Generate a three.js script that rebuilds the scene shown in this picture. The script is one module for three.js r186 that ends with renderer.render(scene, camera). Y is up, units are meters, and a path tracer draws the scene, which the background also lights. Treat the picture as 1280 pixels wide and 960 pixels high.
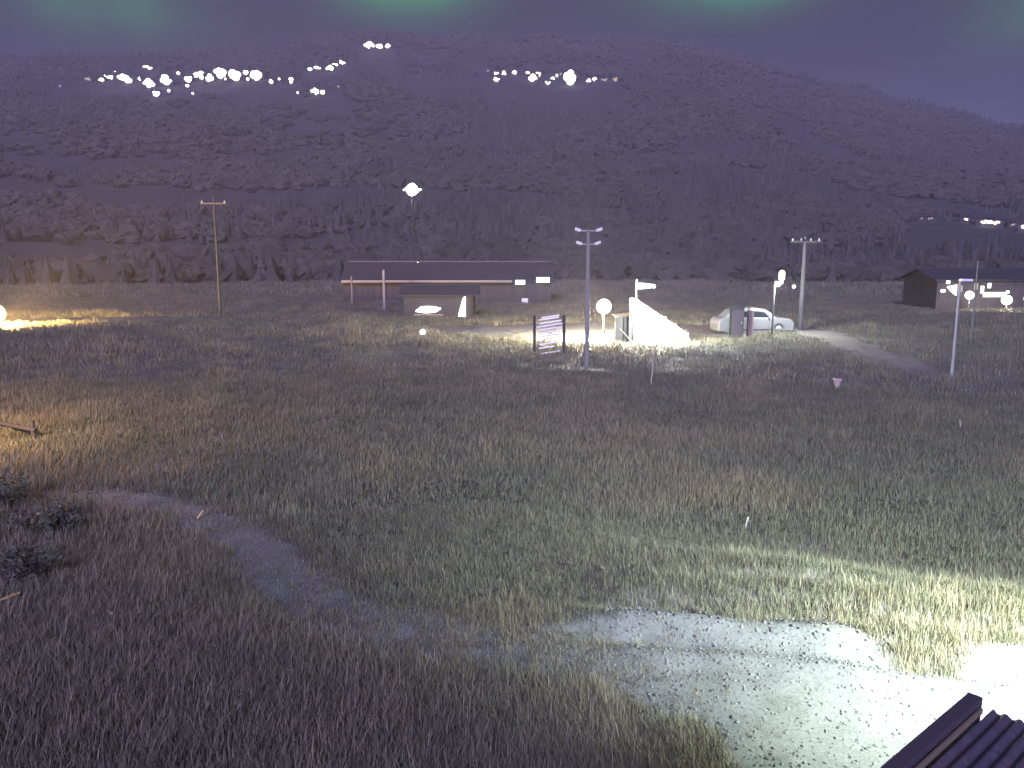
import * as THREE from 'three';
import { mergeGeometries } from 'three/addons/utils/BufferGeometryUtils.js';
import { RoundedBoxGeometry } from 'three/addons/geometries/RoundedBoxGeometry.js';

// ------------------------------------------------------------------ numbers
let seed = 20260904;
const rnd = () => { seed = (seed + 0x6d2b79f5) | 0; let t = Math.imul(seed ^ (seed >>> 15), 1 | seed); t = (t + Math.imul(t ^ (t >>> 7), 61 | t)) ^ t; return ((t ^ (t >>> 14)) >>> 0) / 4294967296; };
const rr = (a, b) => a + (b - a) * rnd();
const ss = (a, b, x) => { const t = Math.min(1, Math.max(0, (x - a) / (b - a))); return t * t * (3 - 2 * t); };
const hash = (i, j) => { let n = Math.imul(i | 0, 374761393) + Math.imul(j | 0, 668265263); n = Math.imul(n ^ (n >>> 13), 1274126177); return ((n ^ (n >>> 16)) >>> 0) / 4294967296; };
const vn = (x, y) => { const i = Math.floor(x), j = Math.floor(y), u = x - i, v = y - j, a = u * u * (3 - 2 * u), b = v * v * (3 - 2 * v); return (hash(i, j) * (1 - a) + hash(i + 1, j) * a) * (1 - b) + (hash(i, j + 1) * (1 - a) + hash(i + 1, j + 1) * a) * b; };
const fbm = (x, y, o = 4) => { let s = 0, w = 0.5, n = 0; for (let k = 0; k < o; k++) { s += w * vn(x, y); n += w; w *= 0.5; x = x * 2.03 + 17.1; y = y * 2.03 + 5.7; } return s / n; };

// ------------------------------------------------------------------ camera, sky, moonlight, exposure, haze
const CAM_H = 4.9, PITCH = Math.atan(0.164), FOCAL = 1000;        // focal length in pixels of a 1280 x 960 picture
const scene = new THREE.Scene();
const camera = new THREE.PerspectiveCamera(2 * Math.atan(480 / FOCAL) * 180 / Math.PI, 4 / 3, 0.1, 6000);
camera.position.set(0, CAM_H, 0);
camera.rotation.x = -PITCH;
scene.add(camera);

const renderer = new THREE.WebGLRenderer({ antialias: true });
renderer.toneMapping = THREE.LinearToneMapping;
renderer.toneMappingExposure = 1.8;
renderer.shadowMap.enabled = true;

const SKY = [0.0165, 0.0175, 0.0315];                                 // dark violet night air
const AURORA = [[-0.12, 0.305, 0.075, 0.034, 1.9], [0.255, 0.298, 0.085, 0.03, 1.7], [-0.45, 0.255, 0.08, 0.03, 0.75], [0.55, 0.225, 0.06, 0.035, 0.6], [-0.75, 0.3, 0.1, 0.05, 0.6], [0.9, 0.32, 0.12, 0.05, 0.8], [1.5, 0.3, 0.14, 0.06, 0.7], [2.1, 0.33, 0.1, 0.05, 0.9], [2.8, 0.3, 0.12, 0.05, 0.8], [-1.2, 0.33, 0.1, 0.05, 0.9], [-1.8, 0.3, 0.12, 0.06, 0.7], [-2.4, 0.32, 0.11, 0.05, 0.9]];
{
  const W = 1024, H = 512, data = new Float32Array(W * H * 4);
  for (let j = 0; j < H; j++) for (let i = 0; i < W; i++) {
    const el = ((j + 0.5) / H - 0.5) * Math.PI, az = ((i + 0.5) / W - 0.5) * Math.PI * 2;
    const x = Math.cos(az) * Math.cos(el), z = Math.sin(az) * Math.cos(el), y = Math.sin(el);
    const cloud = fbm(x * 9 + 11, z * 9 + y * 14 + 3, 4);
    // green northern lights: soft broken patches that hang about seventeen degrees up, all round, and thin out overhead
    let glow = 0;
    for (const [a, e, wa, we, k] of AURORA) { let da = Math.atan2(x, -z) - a; da -= Math.PI * 2 * Math.round(da / (Math.PI * 2)); glow += k * Math.exp(-((da / wa) ** 2) - (((el - e) / we) ** 2)); }
    glow *= (0.55 + 0.9 * fbm(x * 26 + 4, z * 26 + y * 9, 3)) * ss(0.17, 0.26, y + 0.03 * cloud);
    const b = 0.85 + 0.3 * cloud, o = (j * W + i) * 4;
    data[o] = SKY[0] * b + 0.006 * glow; data[o + 1] = SKY[1] * b + 0.1 * glow; data[o + 2] = SKY[2] * b + 0.022 * glow; data[o + 3] = 1;
  }
  const t = new THREE.DataTexture(data, W, H, THREE.RGBAFormat, THREE.FloatType);
  t.mapping = THREE.EquirectangularReflectionMapping; t.magFilter = THREE.LinearFilter; t.needsUpdate = true;
  scene.background = t; scene.environment = t;
}
const moon = new THREE.DirectionalLight(new THREE.Color().setRGB(0.54, 0.475, 1.0), 3.0);
moon.position.set(-30, 88, 125); moon.target.position.set(0, 0, -40);
moon.castShadow = true; moon.shadow.radius = 24; moon.shadow.mapSize.set(4096, 4096);
Object.assign(moon.shadow.camera, { left: -140, right: 140, top: 140, bottom: -140, near: 1, far: 500 });
scene.add(moon, moon.target);
scene.fog = new THREE.FogExp2(new THREE.Color().setRGB(0.9, 0.88, 1.0), 0.00046);

// ------------------------------------------------------------------ pixel rays (for measuring: every thing gets its own real distance)
const cP = Math.cos(PITCH), sP = Math.sin(PITCH);
const ray = (px, py) => { const cx = (px - 640) / FOCAL, cy = (480 - py) / FOCAL; return [cx, cy * cP - sP, cP + cy * sP]; };   // x, y, forward
const at = (px, py, d) => { const r = ray(px, py), s = d / r[2]; return [r[0] * s, CAM_H + r[1] * s, -d]; };
const lat = (px, d) => (px - 640) / FOCAL * d;                      // sideways metres at a forward distance, near the horizon
const hgt = (py, d) => at(640, py, d)[1];

// ------------------------------------------------------------------ terrain
const RIDGE = [[-400, 92], [0, 80], [150, 74], [300, 62], [470, 42], [545, 44], [640, 46], [860, 56], [1000, 100], [1140, 138], [1280, 168], [1700, 200]];
const ridgeTan = (az) => {                                          // az: 0 ahead, positive to the right
  if (Math.abs(az) > 0.85) return 0.16;
  const px = 640 + Math.tan(az) * 985;
  let k = 0; while (k < RIDGE.length - 2 && px > RIDGE[k + 1][0]) k++;
  const [x0, y0] = RIDGE[k], [x1, y1] = RIDGE[k + 1], t = Math.min(1, Math.max(0, (px - x0) / (x1 - x0)));
  const py = y0 + (y1 - y0) * t, r = ray(px, py), v = r[1] / Math.hypot(r[0], r[2]);
  const w = ss(0.62, 0.85, Math.abs(az));
  return v * (1 - w) + 0.16 * w;
};
const RD = 860;
function height(x, d) {
  const r = Math.hypot(x, d), az = Math.atan2(x, d);
  let h = 0;
  if (r < 75 && d > 3) {
    const s = (x - 2.3) * 0.368 + (d - 11.1) * 0.93, m = ss(0.2, 4.2, x) * (1 - ss(18, 26, x));
    h += 0.55 * m * ss(-4.6, -0.5, s) * (1 - ss(-0.2, 2.4, s));
    h -= 0.5 * ss(-2, 3.5, x) * ss(0.3, 4, s) * (1 - ss(22, 42, d));
    const rut = ss(-2.6, -1.6, s) * (1 - ss(-0.2, 0.5, s)) * ss(0, 2.5, x);
    h += rut * (0.12 * Math.sin(s * 8.3 + 1.4 * vn(x * 0.5, 3.3)) * (0.4 + 1.2 * vn(x * 0.7 + 9, s * 0.6)));
  }
  const soft = 1 - ss(120, 300, r);
  h += soft * (0.14 * (vn(x * 0.55, d * 0.55) - 0.5) + 0.07 * (vn(x * 1.9 + 3, d * 1.9) - 0.5) + 0.3 * (vn(x * 0.09 + 40, d * 0.09) - 0.5) * ss(10, 30, r));
  if (r > 150) {
    const t = (r - 150) / (RD - 150), H = ridgeTan(az) * RD + CAM_H;
    const up = t < 1 ? Math.pow(t, 1.45) : 1 - 0.25 * (t - 1);
    h += H * up * (1 + ss(0, 0.3, t) * (1 - ss(0.85, 1, t)) * 0.16 * (fbm(x * 0.011, d * 0.011, 3) - 0.5)) + ss(0, 0.5, t) * 6 * (vn(x * 0.03, d * 0.03) - 0.5);
  }
  return h;
}
function ground(px, py, lift = 0) {                                 // where that line of sight meets the ground (lifted by some metres)
  const r = ray(px, py);
  let s = lift ? 90 : 3;
  while (s < 3000 && CAM_H + r[1] * s > height(r[0] * s, r[2] * s) + lift) s *= 1.004;
  let a = s / 1.004, b = s;
  for (let k = 0; k < 20; k++) { const m = (a + b) / 2; if (CAM_H + r[1] * m > height(r[0] * m, r[2] * m) + lift) a = m; else b = m; }
  return [r[0] * a, CAM_H + r[1] * a, r[2] * a];                    // x, y, forward
}

// ------------------------------------------------------------------ names, labels
const taken = {};
function numbered(name) { const n = taken[name] = (taken[name] ?? -1) + 1; return n ? name + '_' + String(n).padStart(3, '0') : name; }
function tag(o, label, category, group, kind) { if (label) o.userData.label = label; if (category) o.userData.category = category; if (group) o.userData.group = group; if (kind) o.userData.kind = kind; return o; }
function thing(name, label, category, [x, y, z] = [0, 0, 0], turn = 0, group) { const o = new THREE.Group(); o.name = numbered(name); o.position.set(x, y, z); o.rotation.y = turn; scene.add(o); return tag(o, label, category, group); }
function part(name, geometry, material, parent) { const m = new THREE.Mesh(Array.isArray(geometry) ? merge(geometry) : geometry, material); m.name = name; m.castShadow = m.receiveShadow = true; parent.add(m); return m; }
function merge(list) { return list.length === 1 ? list[0] : mergeGeometries(list.map((g) => { const n = g.index ? g.toNonIndexed() : g.clone(); if (!n.attributes.uv) n.setAttribute('uv', new THREE.BufferAttribute(new Float32Array(n.attributes.position.count * 2), 2)); return n; })); }
function struct(name, geometry, material, label) { const m = part(name, geometry, material, scene); m.userData.kind = 'structure'; m.userData.label = label; return m; }
const box = (w, h, d, x = 0, y = 0, z = 0) => new THREE.BoxGeometry(w, h, d).translate(x, y, z);
const rbox = (w, h, d, x = 0, y = 0, z = 0, r = 0.02) => new RoundedBoxGeometry(w, h, d, 2, Math.min(r, w / 2.1, h / 2.1, d / 2.1)).translate(x, y, z);
function rod(a, b, r0, r1 = r0, n = 10) { const A = new THREE.Vector3(...a), B = new THREE.Vector3(...b), D = B.clone().sub(A); return new THREE.CylinderGeometry(r1, r0, D.length(), n).applyQuaternion(new THREE.Quaternion().setFromUnitVectors(new THREE.Vector3(0, 1, 0), D.normalize())).translate(...A.add(B).multiplyScalar(0.5).toArray()); }

// ------------------------------------------------------------------ materials
function noiseMap(w, f, repeat) {
  const data = new Uint8Array(w * w * 4);
  for (let j = 0; j < w; j++) for (let i = 0; i < w; i++) { const c = f(i / w, j / w), o = (j * w + i) * 4; for (let k = 0; k < 3; k++) data[o + k] = Math.max(0, Math.min(255, 255 * Math.pow(c[k], 1 / 2.2))); data[o + 3] = 255; }
  const t = new THREE.DataTexture(data, w, w); t.wrapS = t.wrapT = THREE.RepeatWrapping; t.magFilter = THREE.LinearFilter; t.colorSpace = THREE.SRGBColorSpace; t.repeat.set(repeat, repeat); t.needsUpdate = true; return t;
}
const wrapN = (u, v, n, o) => { const p = (a, b) => hash(((a % n) + n) % n + o, ((b % n) + n) % n + o * 3), x = u * n, y = v * n, i = Math.floor(x), j = Math.floor(y), fx = x - i, fy = y - j, sx = fx * fx * (3 - 2 * fx), sy = fy * fy * (3 - 2 * fy); return (p(i, j) * (1 - sx) + p(i + 1, j) * sx) * (1 - sy) + (p(i, j + 1) * (1 - sx) + p(i + 1, j + 1) * sx) * sy; };
const soil = noiseMap(1024, (u, v) => { const a = wrapN(u, v, 24, 1), b = wrapN(u, v, 90, 2), c = wrapN(u, v, 300, 3), k = 0.45 + 0.35 * a + 0.35 * b + 0.6 * c; return [0.12 * k, 0.112 * k, 0.095 * k]; }, 1 / 7);
const stony = noiseMap(1024, (u, v) => { const a = wrapN(u, v, 14, 5), b = wrapN(u, v, 120, 6), c = wrapN(u, v, 380, 7), k = 0.5 + 0.4 * a + 0.35 * b + 0.55 * c; return [0.122 * k, 0.127 * k, 0.12 * k]; }, 1 / 3);
const wood = noiseMap(256, (u, v) => { const a = wrapN(u, v, 40, 8), b = wrapN(u * 1, v * 0.1, 60, 9), k = 0.6 + 0.4 * a + 0.4 * b; return [0.06 * k, 0.052 * k, 0.05 * k]; }, 1);
const forestMap = noiseMap(1024, (u, v) => { const a = wrapN(u, v, 20, 11), b = wrapN(u, v, 90, 12), c = wrapN(u, v, 300, 13), k = 0.35 + 0.5 * a + 0.5 * b + 0.6 * c; return [0.037 * k, 0.037 * k, 0.035 * k]; }, 1 / 160);
const rust = noiseMap(512, (u, v) => { const a = wrapN(u, v, 9, 21), b = wrapN(u, v, 40, 22), c = wrapN(u, v, 150, 23), k = 0.6 + 0.4 * b + 0.5 * c, q = 0.35 * ss(0.6, 0.85, a * 0.6 + b * 0.5); return [(0.075 + 0.05 * q) * k, (0.068 + 0.01 * q) * k, (0.09 - 0.03 * q) * k]; }, 1);
const std = (r, g, b, rough = 0.8, more = {}) => new THREE.MeshStandardMaterial({ color: new THREE.Color().setRGB(r, g, b), roughness: rough, ...more });
const glowing = (r, g, b, k) => new THREE.MeshStandardMaterial({ color: 0x111111, roughness: 0.6, emissive: new THREE.Color().setRGB(r, g, b), emissiveIntensity: k });
const M = {
  ground: new THREE.MeshStandardMaterial({ map: soil, roughness: 1, bumpMap: soil, bumpScale: 0.03 }),
  gravel: new THREE.MeshStandardMaterial({ map: stony, roughness: 0.95, bumpMap: stony, bumpScale: 0.008 }),
  hill: new THREE.MeshStandardMaterial({ map: forestMap, roughness: 1 }),
  wood: new THREE.MeshStandardMaterial({ map: wood, roughness: 0.85 }),
  paleWood: std(0.38, 0.34, 0.28, 0.8), darkWood: std(0.05, 0.045, 0.045, 0.8), white: std(0.75, 0.74, 0.72, 0.6), canvas: std(0.78, 0.76, 0.7, 0.9, { side: THREE.DoubleSide }),
  steel: std(0.42, 0.43, 0.44, 0.45, { metalness: 0.5 }), darkSteel: std(0.03, 0.03, 0.033, 0.6), roof: std(0.045, 0.042, 0.05, 0.8), tin: new THREE.MeshStandardMaterial({ map: rust, roughness: 0.65 }),
  glass: new THREE.MeshPhysicalMaterial({ color: 0x20242a, roughness: 0.08 }), rubber: std(0.02, 0.02, 0.02, 0.9), paint: new THREE.MeshPhysicalMaterial({ color: new THREE.Color().setRGB(0.13, 0.135, 0.14), roughness: 0.4, clearcoat: 0.5 }),
  bark: std(0.09, 0.075, 0.065, 0.95), leaf: std(0.085, 0.09, 0.06, 0.75, { side: THREE.DoubleSide }),
  lampWhite: glowing(1, 0.97, 0.85, 7), lampCool: glowing(0.88, 0.95, 1, 5), lampWarm: glowing(1, 0.78, 0.42, 5), sodium: glowing(1, 0.66, 0.2, 9),
  windowWhite: glowing(1, 0.96, 0.86, 4.5), windowWarm: glowing(1, 0.86, 0.6, 3.5), windowBlue: glowing(0.72, 0.78, 1, 3), windowDim: glowing(0.8, 0.75, 0.62, 0.35), windowAmber: glowing(1, 0.62, 0.22, 0.4), windowGreen: glowing(0.85, 1, 0.9, 2),
};

// ------------------------------------------------------------------ ground and hills
function polar(r0, r1, grow, front) {
  const az = []; for (let a = -front; a < front; a += 0.006) az.push(a); for (let a = front; a < 2 * Math.PI - front; a += 0.05) az.push(a);
  const rs = []; for (let r = r0; r < r1; r *= grow) rs.push(r); rs.push(r1);
  const n = az.length, P = new Float32Array(rs.length * n * 3), U = new Float32Array(rs.length * n * 2), I = [];
  rs.forEach((r, j) => az.forEach((a, i) => { const x = Math.sin(a) * r, d = Math.cos(a) * r, k = j * n + i; P[k * 3] = x; P[k * 3 + 1] = height(x, d); P[k * 3 + 2] = -d; U[k * 2] = x; U[k * 2 + 1] = d; }));
  for (let j = 0; j < rs.length - 1; j++) for (let i = 0; i < n; i++) { const a = j * n + i, b = j * n + (i + 1) % n, c = a + n, e = b + n; I.push(a, b, c, b, e, c); }
  const g = new THREE.BufferGeometry(); g.setAttribute('position', new THREE.BufferAttribute(P, 3)); g.setAttribute('uv', new THREE.BufferAttribute(U, 2)); g.setIndex(I); g.computeVertexNormals(); return g;
}
struct('ground', polar(0.6, 170, 1.014, 0.8), M.ground, 'dark rough meadow running from the house to the valley');
struct('hills', polar(170, 1500, 1.012, 0.8), M.hill, 'dark wooded hillside across the valley under the green sky');

// ground strips: a line of pixels on the ground, with widths in metres, laid a little above the terrain
const strips = [];
function strip(name, pts, material, label, lift = 0.03) {
  const c = new THREE.CatmullRomCurve3(pts.map(([x, d]) => new THREE.Vector3(x, 0, -d))), N = 320, K = 40, P = [], U = [], I = [], W = pts.map((p) => p[2]), line = [];
  for (let i = 0; i <= N; i++) {
    const t = i / N, p = c.getPoint(t), q = c.getTangent(t), f = t * (W.length - 1), k = Math.min(W.length - 2, Math.floor(f)), w = (W[k] + (W[k + 1] - W[k]) * (f - k)) * (0.9 + 0.25 * vn(i * 0.3, 7));
    line.push([p.x, -p.z, w / 2]);
    for (let j = 0; j <= K; j++) { const o = (j / K - 0.5) * w, x = p.x - q.z * o, z = p.z + q.x * o; P.push(x, height(x, -z) + lift * (1 - 2.6 * Math.abs(2 * j / K - 1) ** 5) - 0.12 * (1 - ss(0, 0.06, Math.min(t, 1 - t))), z); U.push(x, z); }
  }
  for (let i = 0; i < N; i++) for (let j = 0; j < K; j++) { const a = i * (K + 1) + j, b = a + K + 1; I.push(a, a + 1, b, a + 1, b + 1, b); }
  const g = new THREE.BufferGeometry(); g.setAttribute('position', new THREE.Float32BufferAttribute(P, 3)); g.setAttribute('uv', new THREE.Float32BufferAttribute(U, 2)); g.setIndex(I); g.computeVertexNormals();
  strips.push(line); return struct(name, g, material, label);
}
const onStrip = (x, d) => { let best = 9; for (const l of strips) for (let i = 0; i < l.length; i += 2) { const e = Math.hypot(x - l[i][0], d - l[i][1]) - l[i][2]; if (e < best) best = e; } return best; };
const gp = (px, py, w) => { const p = ground(px, py); return [p[0], p[2], w]; };
strip('driveway', [[9.5, 5.2, 4.4], [6.4, 5.9, 4.2], gp(1090, 930, 3.6), gp(960, 862, 2.8), gp(820, 818, 2.3), gp(680, 808, 2.0), gp(540, 800, 1.8), gp(430, 768, 1.7), gp(335, 712, 1.6), gp(265, 655, 1.6), gp(170, 628, 1.5), gp(60, 622, 1.4)], M.gravel, 'grey gravel drive curving from the floodlit corner across the grass');
strip('path', [gp(990, 411, 3), gp(1030, 420, 3), gp(1085, 440, 2.6), gp(1150, 464, 2.4)], std(0.17, 0.16, 0.13, 0.95), 'pale gravel path sloping from the car down to the right');
strip('gravel_yard', [[lat(575, 52), 52, 5], [lat(650, 51), 51, 8], [lat(740, 50), 50, 11], [lat(850, 50), 50, 9]], M.gravel, 'pale gravel yard lit by the globe lamp', 0.04);
strip('road', [[-75, 50, 5], [-45, 55.5, 5], [-36, 57.5, 4.5], [-28, 58.5, 4], [-20, 59, 2]], M.gravel, 'pale road at the left, lit yellow by a street lamp', 0.05);

// ------------------------------------------------------------------ grass, pebbles, far wood: nobody could count them
function tuft(blades, h, spread, wide) {
  const P = [], I = [];
  for (let b = 0; b < blades; b++) {
    const a = rr(0, 6.283), r = spread * Math.sqrt(rnd()), x = Math.cos(a) * r, z = Math.sin(a) * r, l = h * rr(0.45, 1), lean = l * rr(0.15, 0.8), q = rr(0, 6.283), w = wide * rr(0.6, 1.2), dx = Math.cos(q), dz = Math.sin(q), k = P.length / 3;
    P.push(x - dz * w, 0, z + dx * w, x + dz * w, 0, z - dx * w, x + dx * lean * 0.4 - dz * w * 0.7, l * 0.6, z + dz * lean * 0.4 + dx * w * 0.7, x + dx * lean * 0.4 + dz * w * 0.7, l * 0.6, z + dz * lean * 0.4 - dx * w * 0.7, x + dx * lean, l * 0.95, z + dz * lean);
    I.push(k, k + 1, k + 2, k + 1, k + 3, k + 2, k + 2, k + 3, k + 4);
  }
  const g = new THREE.BufferGeometry(); g.setAttribute('position', new THREE.Float32BufferAttribute(P, 3)); g.setIndex(I); g.computeVertexNormals(); return g;
}
const col = new THREE.Color();
function scatter(name, geometry, material, count, place, label, category) {
  const m = new THREE.InstancedMesh(geometry, material, count), o = new THREE.Object3D();
  let n = 0;
  for (let tries = 0; n < count && tries < count * 3; tries++) { const p = place(o); if (!p) continue; o.updateMatrix(); m.setMatrixAt(n, o.matrix); m.setColorAt(n, col.setRGB(...p)); n++; }
  m.count = n; m.castShadow = m.receiveShadow = true; m.name = numbered(name); scene.add(m); return tag(m, label, category, null, 'stuff');
}
const grassMat = std(1, 1, 1, 0.75, { side: THREE.DoubleSide });
function grassPlace(r0, r1, size) {
  return (o) => {
    const a = rr(-0.68, 0.68), r = Math.sqrt(rr(r0 * r0, r1 * r1)), x = Math.sin(a) * r, d = Math.cos(a) * r, e = onStrip(x, d) + 1.1 * (fbm(x * 1.1, d * 1.1, 3) - 0.42) + 0.3;
    const worn = (ss(3.2, 0.4, x) * ss(-4.2, -2.4, x) * 0.97 + ss(-2.4, -4.2, x) * 0.55) * (d < 20);
    if (e < 0 && rnd() > worn * 0.8 + 0.05) return null;
    const edge = Math.max(ss(-0.35, 0.35, e), worn * 0.55), patch = fbm(x * 0.35, d * 0.35, 3);
    if (rnd() > 0.45 + 0.55 * edge) return null;
    const s = size * rr(0.55, 1.25) * (0.45 + 0.55 * edge) * (0.55 + 0.9 * patch);
    o.position.set(x, height(x, d) - 0.015, -d); o.rotation.set(rr(-0.15, 0.15), rr(0, 6.28), rr(-0.15, 0.15)); o.scale.set(s, s * rr(0.7, 1.3), s);
    const straw = Math.min(1, Math.max(0, ss(0.35, 0.7, patch) * 0.5 + rr(-0.25, 0.55))), k = rr(0.55, 1.5);
    return [k * (0.12 + 0.1 * straw), k * (0.13 + 0.06 * straw), k * (0.083 + 0.03 * straw)];
  };
}
scatter('meadow_grass', tuft(16, 0.2, 0.1, 0.0035), grassMat, 60000, grassPlace(5.5, 15, 1), 'rough grass of the near meadow, lit green by the floodlight', 'grass');
scatter('meadow_grass', tuft(14, 0.26, 0.2, 0.006), grassMat, 70000, grassPlace(14.5, 34, 1), 'dim rough grass in the middle of the meadow', 'grass');
scatter('meadow_grass', tuft(12, 0.34, 0.4, 0.013), grassMat, 60000, grassPlace(33, 100, 1), 'dark rough grass of the far meadow around the buildings', 'grass');
scatter('meadow_grass', tuft(12, 0.6, 0.9, 0.03), grassMat, 26000, grassPlace(98, 175, 1), 'dark grass of the farthest meadow at the foot of the hill', 'grass');
{
  const P = [], I = []; for (let k = 0; k < 11; k++) { const a = rr(0, 6.28), l = rr(0.06, 0.14), w = l * 0.28, y = rr(0.02, 0.16), c = Math.cos(a), s = Math.sin(a), n = P.length / 3; P.push(0, y * 0.4, 0, c * l * 0.5 - s * w, y, s * l * 0.5 + c * w, c * l * 0.5 + s * w, y, s * l * 0.5 - c * w, c * l, y * 0.8, s * l); I.push(n, n + 1, n + 2, n + 1, n + 3, n + 2); }
  const g = new THREE.BufferGeometry(); g.setAttribute('position', new THREE.Float32BufferAttribute(P, 3)); g.setIndex(I); g.computeVertexNormals();
  scatter('meadow_weeds', g, grassMat, 14000, (o) => {
    const a = rr(-0.68, 0.68), r = Math.sqrt(rr(30, 900)), x = Math.sin(a) * r, d = Math.cos(a) * r; if (onStrip(x, d) < 0.1 || fbm(x * 0.5 + 8, d * 0.5, 3) < rr(0.38, 0.6)) return null;
    const s = rr(0.25, 0.75), k = rr(0.7, 1.4); o.position.set(x, height(x, d), -d); o.rotation.set(rr(-0.3, 0.3), rr(0, 6.28), rr(-0.3, 0.3)); o.scale.setScalar(s); return [0.09 * k, 0.1 * k, 0.06 * k];
  }, 'broad-leaved weeds and docks scattered through the meadow grass', 'weeds');
}
{
  const g = new THREE.IcosahedronGeometry(1, 0), p = g.attributes.position;
  const jig = (x, y, z) => 0.75 + 0.5 * hash(Math.round(x * 50) + Math.round(y * 50) * 7, Math.round(z * 50));
  for (let i = 0; i < p.count; i++) { const k = jig(p.getX(i), p.getY(i), p.getZ(i)); p.setXYZ(i, p.getX(i) * k, p.getY(i) * k * 0.7, p.getZ(i) * k); }
  g.computeVertexNormals();
  const l = strips[0];
  scatter('gravel_stones', g, std(1, 1, 1, 0.9), 26000, (o) => {
    const t = Math.pow(rnd(), 1.3), q = l[Math.min(l.length - 1, Math.floor(t * l.length))], a = rr(0, 6.28), r = q[2] * Math.sqrt(rnd()) * 1.08, x = q[0] + Math.cos(a) * r, d = q[1] + Math.sin(a) * r, s = 0.005 + 0.02 * Math.pow(rnd(), 5), k = rr(0.5, 1.4);
    o.position.set(x, height(x, d) + 0.03, -d); o.rotation.set(rr(0, 6), rr(0, 6), rr(0, 6)); o.scale.setScalar(s);
    return [0.13 * k, 0.133 * k, 0.125 * k];
  }, 'loose grey stones scattered over the gravel drive', 'gravel');
}

// ------------------------------------------------------------------ far houses with lit windows on the hillside
const houses = [];
const houseBody = box(1, 1, 1, 0, 0.5, 0), houseLamp = new THREE.SphereGeometry(0.5, 14, 10);
const gable = (() => { const s = new THREE.Shape([new THREE.Vector2(-0.58, 0), new THREE.Vector2(0.58, 0), new THREE.Vector2(0, 0.5)]); return new THREE.ExtrudeGeometry(s, { depth: 1.16, bevelEnabled: false }).translate(0, 0, -0.58).rotateY(Math.PI / 2); })();
function farHouse([px, py, w, h, mat = 'windowWhite'], label, group) {
  const r0 = ground(px, py), k0 = Math.hypot(r0[0], r0[2]), m = k0 / FOCAL;             // metres per pixel out there
  const ww = w * m * 0.92, hh = h * m * 0.92, q = ground(px, py, hh / 2 + 0.9);
  const x = q[0], d = q[2], yc = q[1], W = ww * 1.12 + 1.4, base = height(x, d) - 0.6, top = yc + hh / 2 + 0.5, turn = -Math.atan2(x, d), D = 5 + W * 0.15;
  houses.push([Math.atan2(x, d), Math.hypot(x, d), (w + 4) / FOCAL]);
  const t = thing('hillside_house', label, 'house', [x, base, -d], turn, group);
  const f = (o, sx, sy, sz, y, z) => { o.scale.set(sx, sy, sz); o.position.set(0, y, z); return o; };
  f(part('wall', houseBody, M.darkWood, t), W, top - base, D, 0, -D / 2);
  f(part('roof', gable, M.roof, t), W, Math.min(4, 1.4 + 0.25 * D), D, top - base, -D / 2);
  const n = w * h > 16 ? Math.min(14, 3 + Math.round(w * h / 9)) : 1 + (w > 4), tiny = 1.7 * m;      // porch and yard lamps, a few to a house
  for (let k = 0; k < n; k++) {
    const q = (j) => hash(k * 7 + j, Math.round(px * 10 + py)), u = n > 1 ? ((k + 0.5) / n - 0.5) * 1.9 * Math.abs(q(1)) ** 0.3 : 0, v = (q(2) - 0.5) * (1.1 - Math.abs(u)), r = n > 2 ? Math.max(tiny, hh * (0.28 + 0.42 * q(3)) * (1 - 0.5 * Math.abs(u))) : Math.max(tiny, Math.min(ww, hh) * 0.8);
    const o = f(part('lamp', houseLamp, M[mat === 'windowWhite' ? (q(4) > 0.72 ? 'lampWarm' : q(4) < 0.2 ? 'lampCool' : 'windowWhite') : mat], t), r * (0.8 + 0.6 * q(5)), r, 0.6, yc - base + v * hh * 0.8, 0.35); o.position.x = u * ww * 0.5;
  }
}
const LEFT = [[75, 108.6, 3, 3, 'windowDim'], [110, 99, 6, 6, 'windowDim'], [127, 99.6, 6, 4], [132.5, 94, 4, 4, 'windowWarm'], [138, 96.6, 7, 5], [144, 91.6, 3, 3], [157, 98, 20, 9], [175.5, 98, 5, 5], [184, 84.6, 12, 4, 'windowWarm'], [185.7, 104.5, 12, 9],
  [195.5, 117, 7, 6], [207, 101, 12, 10], [211, 115, 4, 4], [222.7, 90, 4, 4], [235.6, 99, 9, 8], [234, 107, 4, 4], [241, 117.5, 3, 3], [250, 94, 15, 9, 'windowWarm'], [262, 98.5, 10, 8], [275, 91, 18, 10], [281.6, 100, 3, 3],
  [293, 94.4, 14, 12], [307, 90, 8, 5], [310, 98.5, 4, 4], [320, 93.7, 13, 11, 'windowWarm'], [338.7, 102, 4, 6], [349, 101, 3, 5], [364, 100.5, 3, 6], [372, 115, 3, 3]];
const UPPER = [[387.5, 86, 5, 4], [396.7, 85, 9, 5, 'windowWarm'], [412, 85.5, 9, 6], [419, 81, 7, 5], [426, 78, 11, 4]];
const BELOW = [[394, 114, 12, 7], [403, 114.5, 6, 5], [423, 109, 3, 3, 'windowDim']];
const TOP = [[461.7, 56.7, 13, 8, 'windowWarm'], [474, 57.5, 9, 6], [485, 58, 6, 5]];
const RIGHT = [[610, 88, 3, 3, 'windowDim'], [620, 91.6, 6, 4], [620.3, 98.6, 8, 5], [630, 92, 5, 5], [643, 90.7, 5, 5], [660, 90.7, 5, 4], [666, 98, 10, 7], [672.5, 92.7, 8, 6], [685, 103, 8, 4, 'windowWarm'], [690.6, 98, 5, 5],
  [696, 93, 4, 4], [701, 93, 3, 3, 'windowDim'], [712.5, 96.4, 12, 16], [735.8, 101, 5, 4], [743, 99, 5, 4], [756, 99.6, 9, 3, 'windowDim'], [769, 99, 6, 5, 'windowAmber']];
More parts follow.
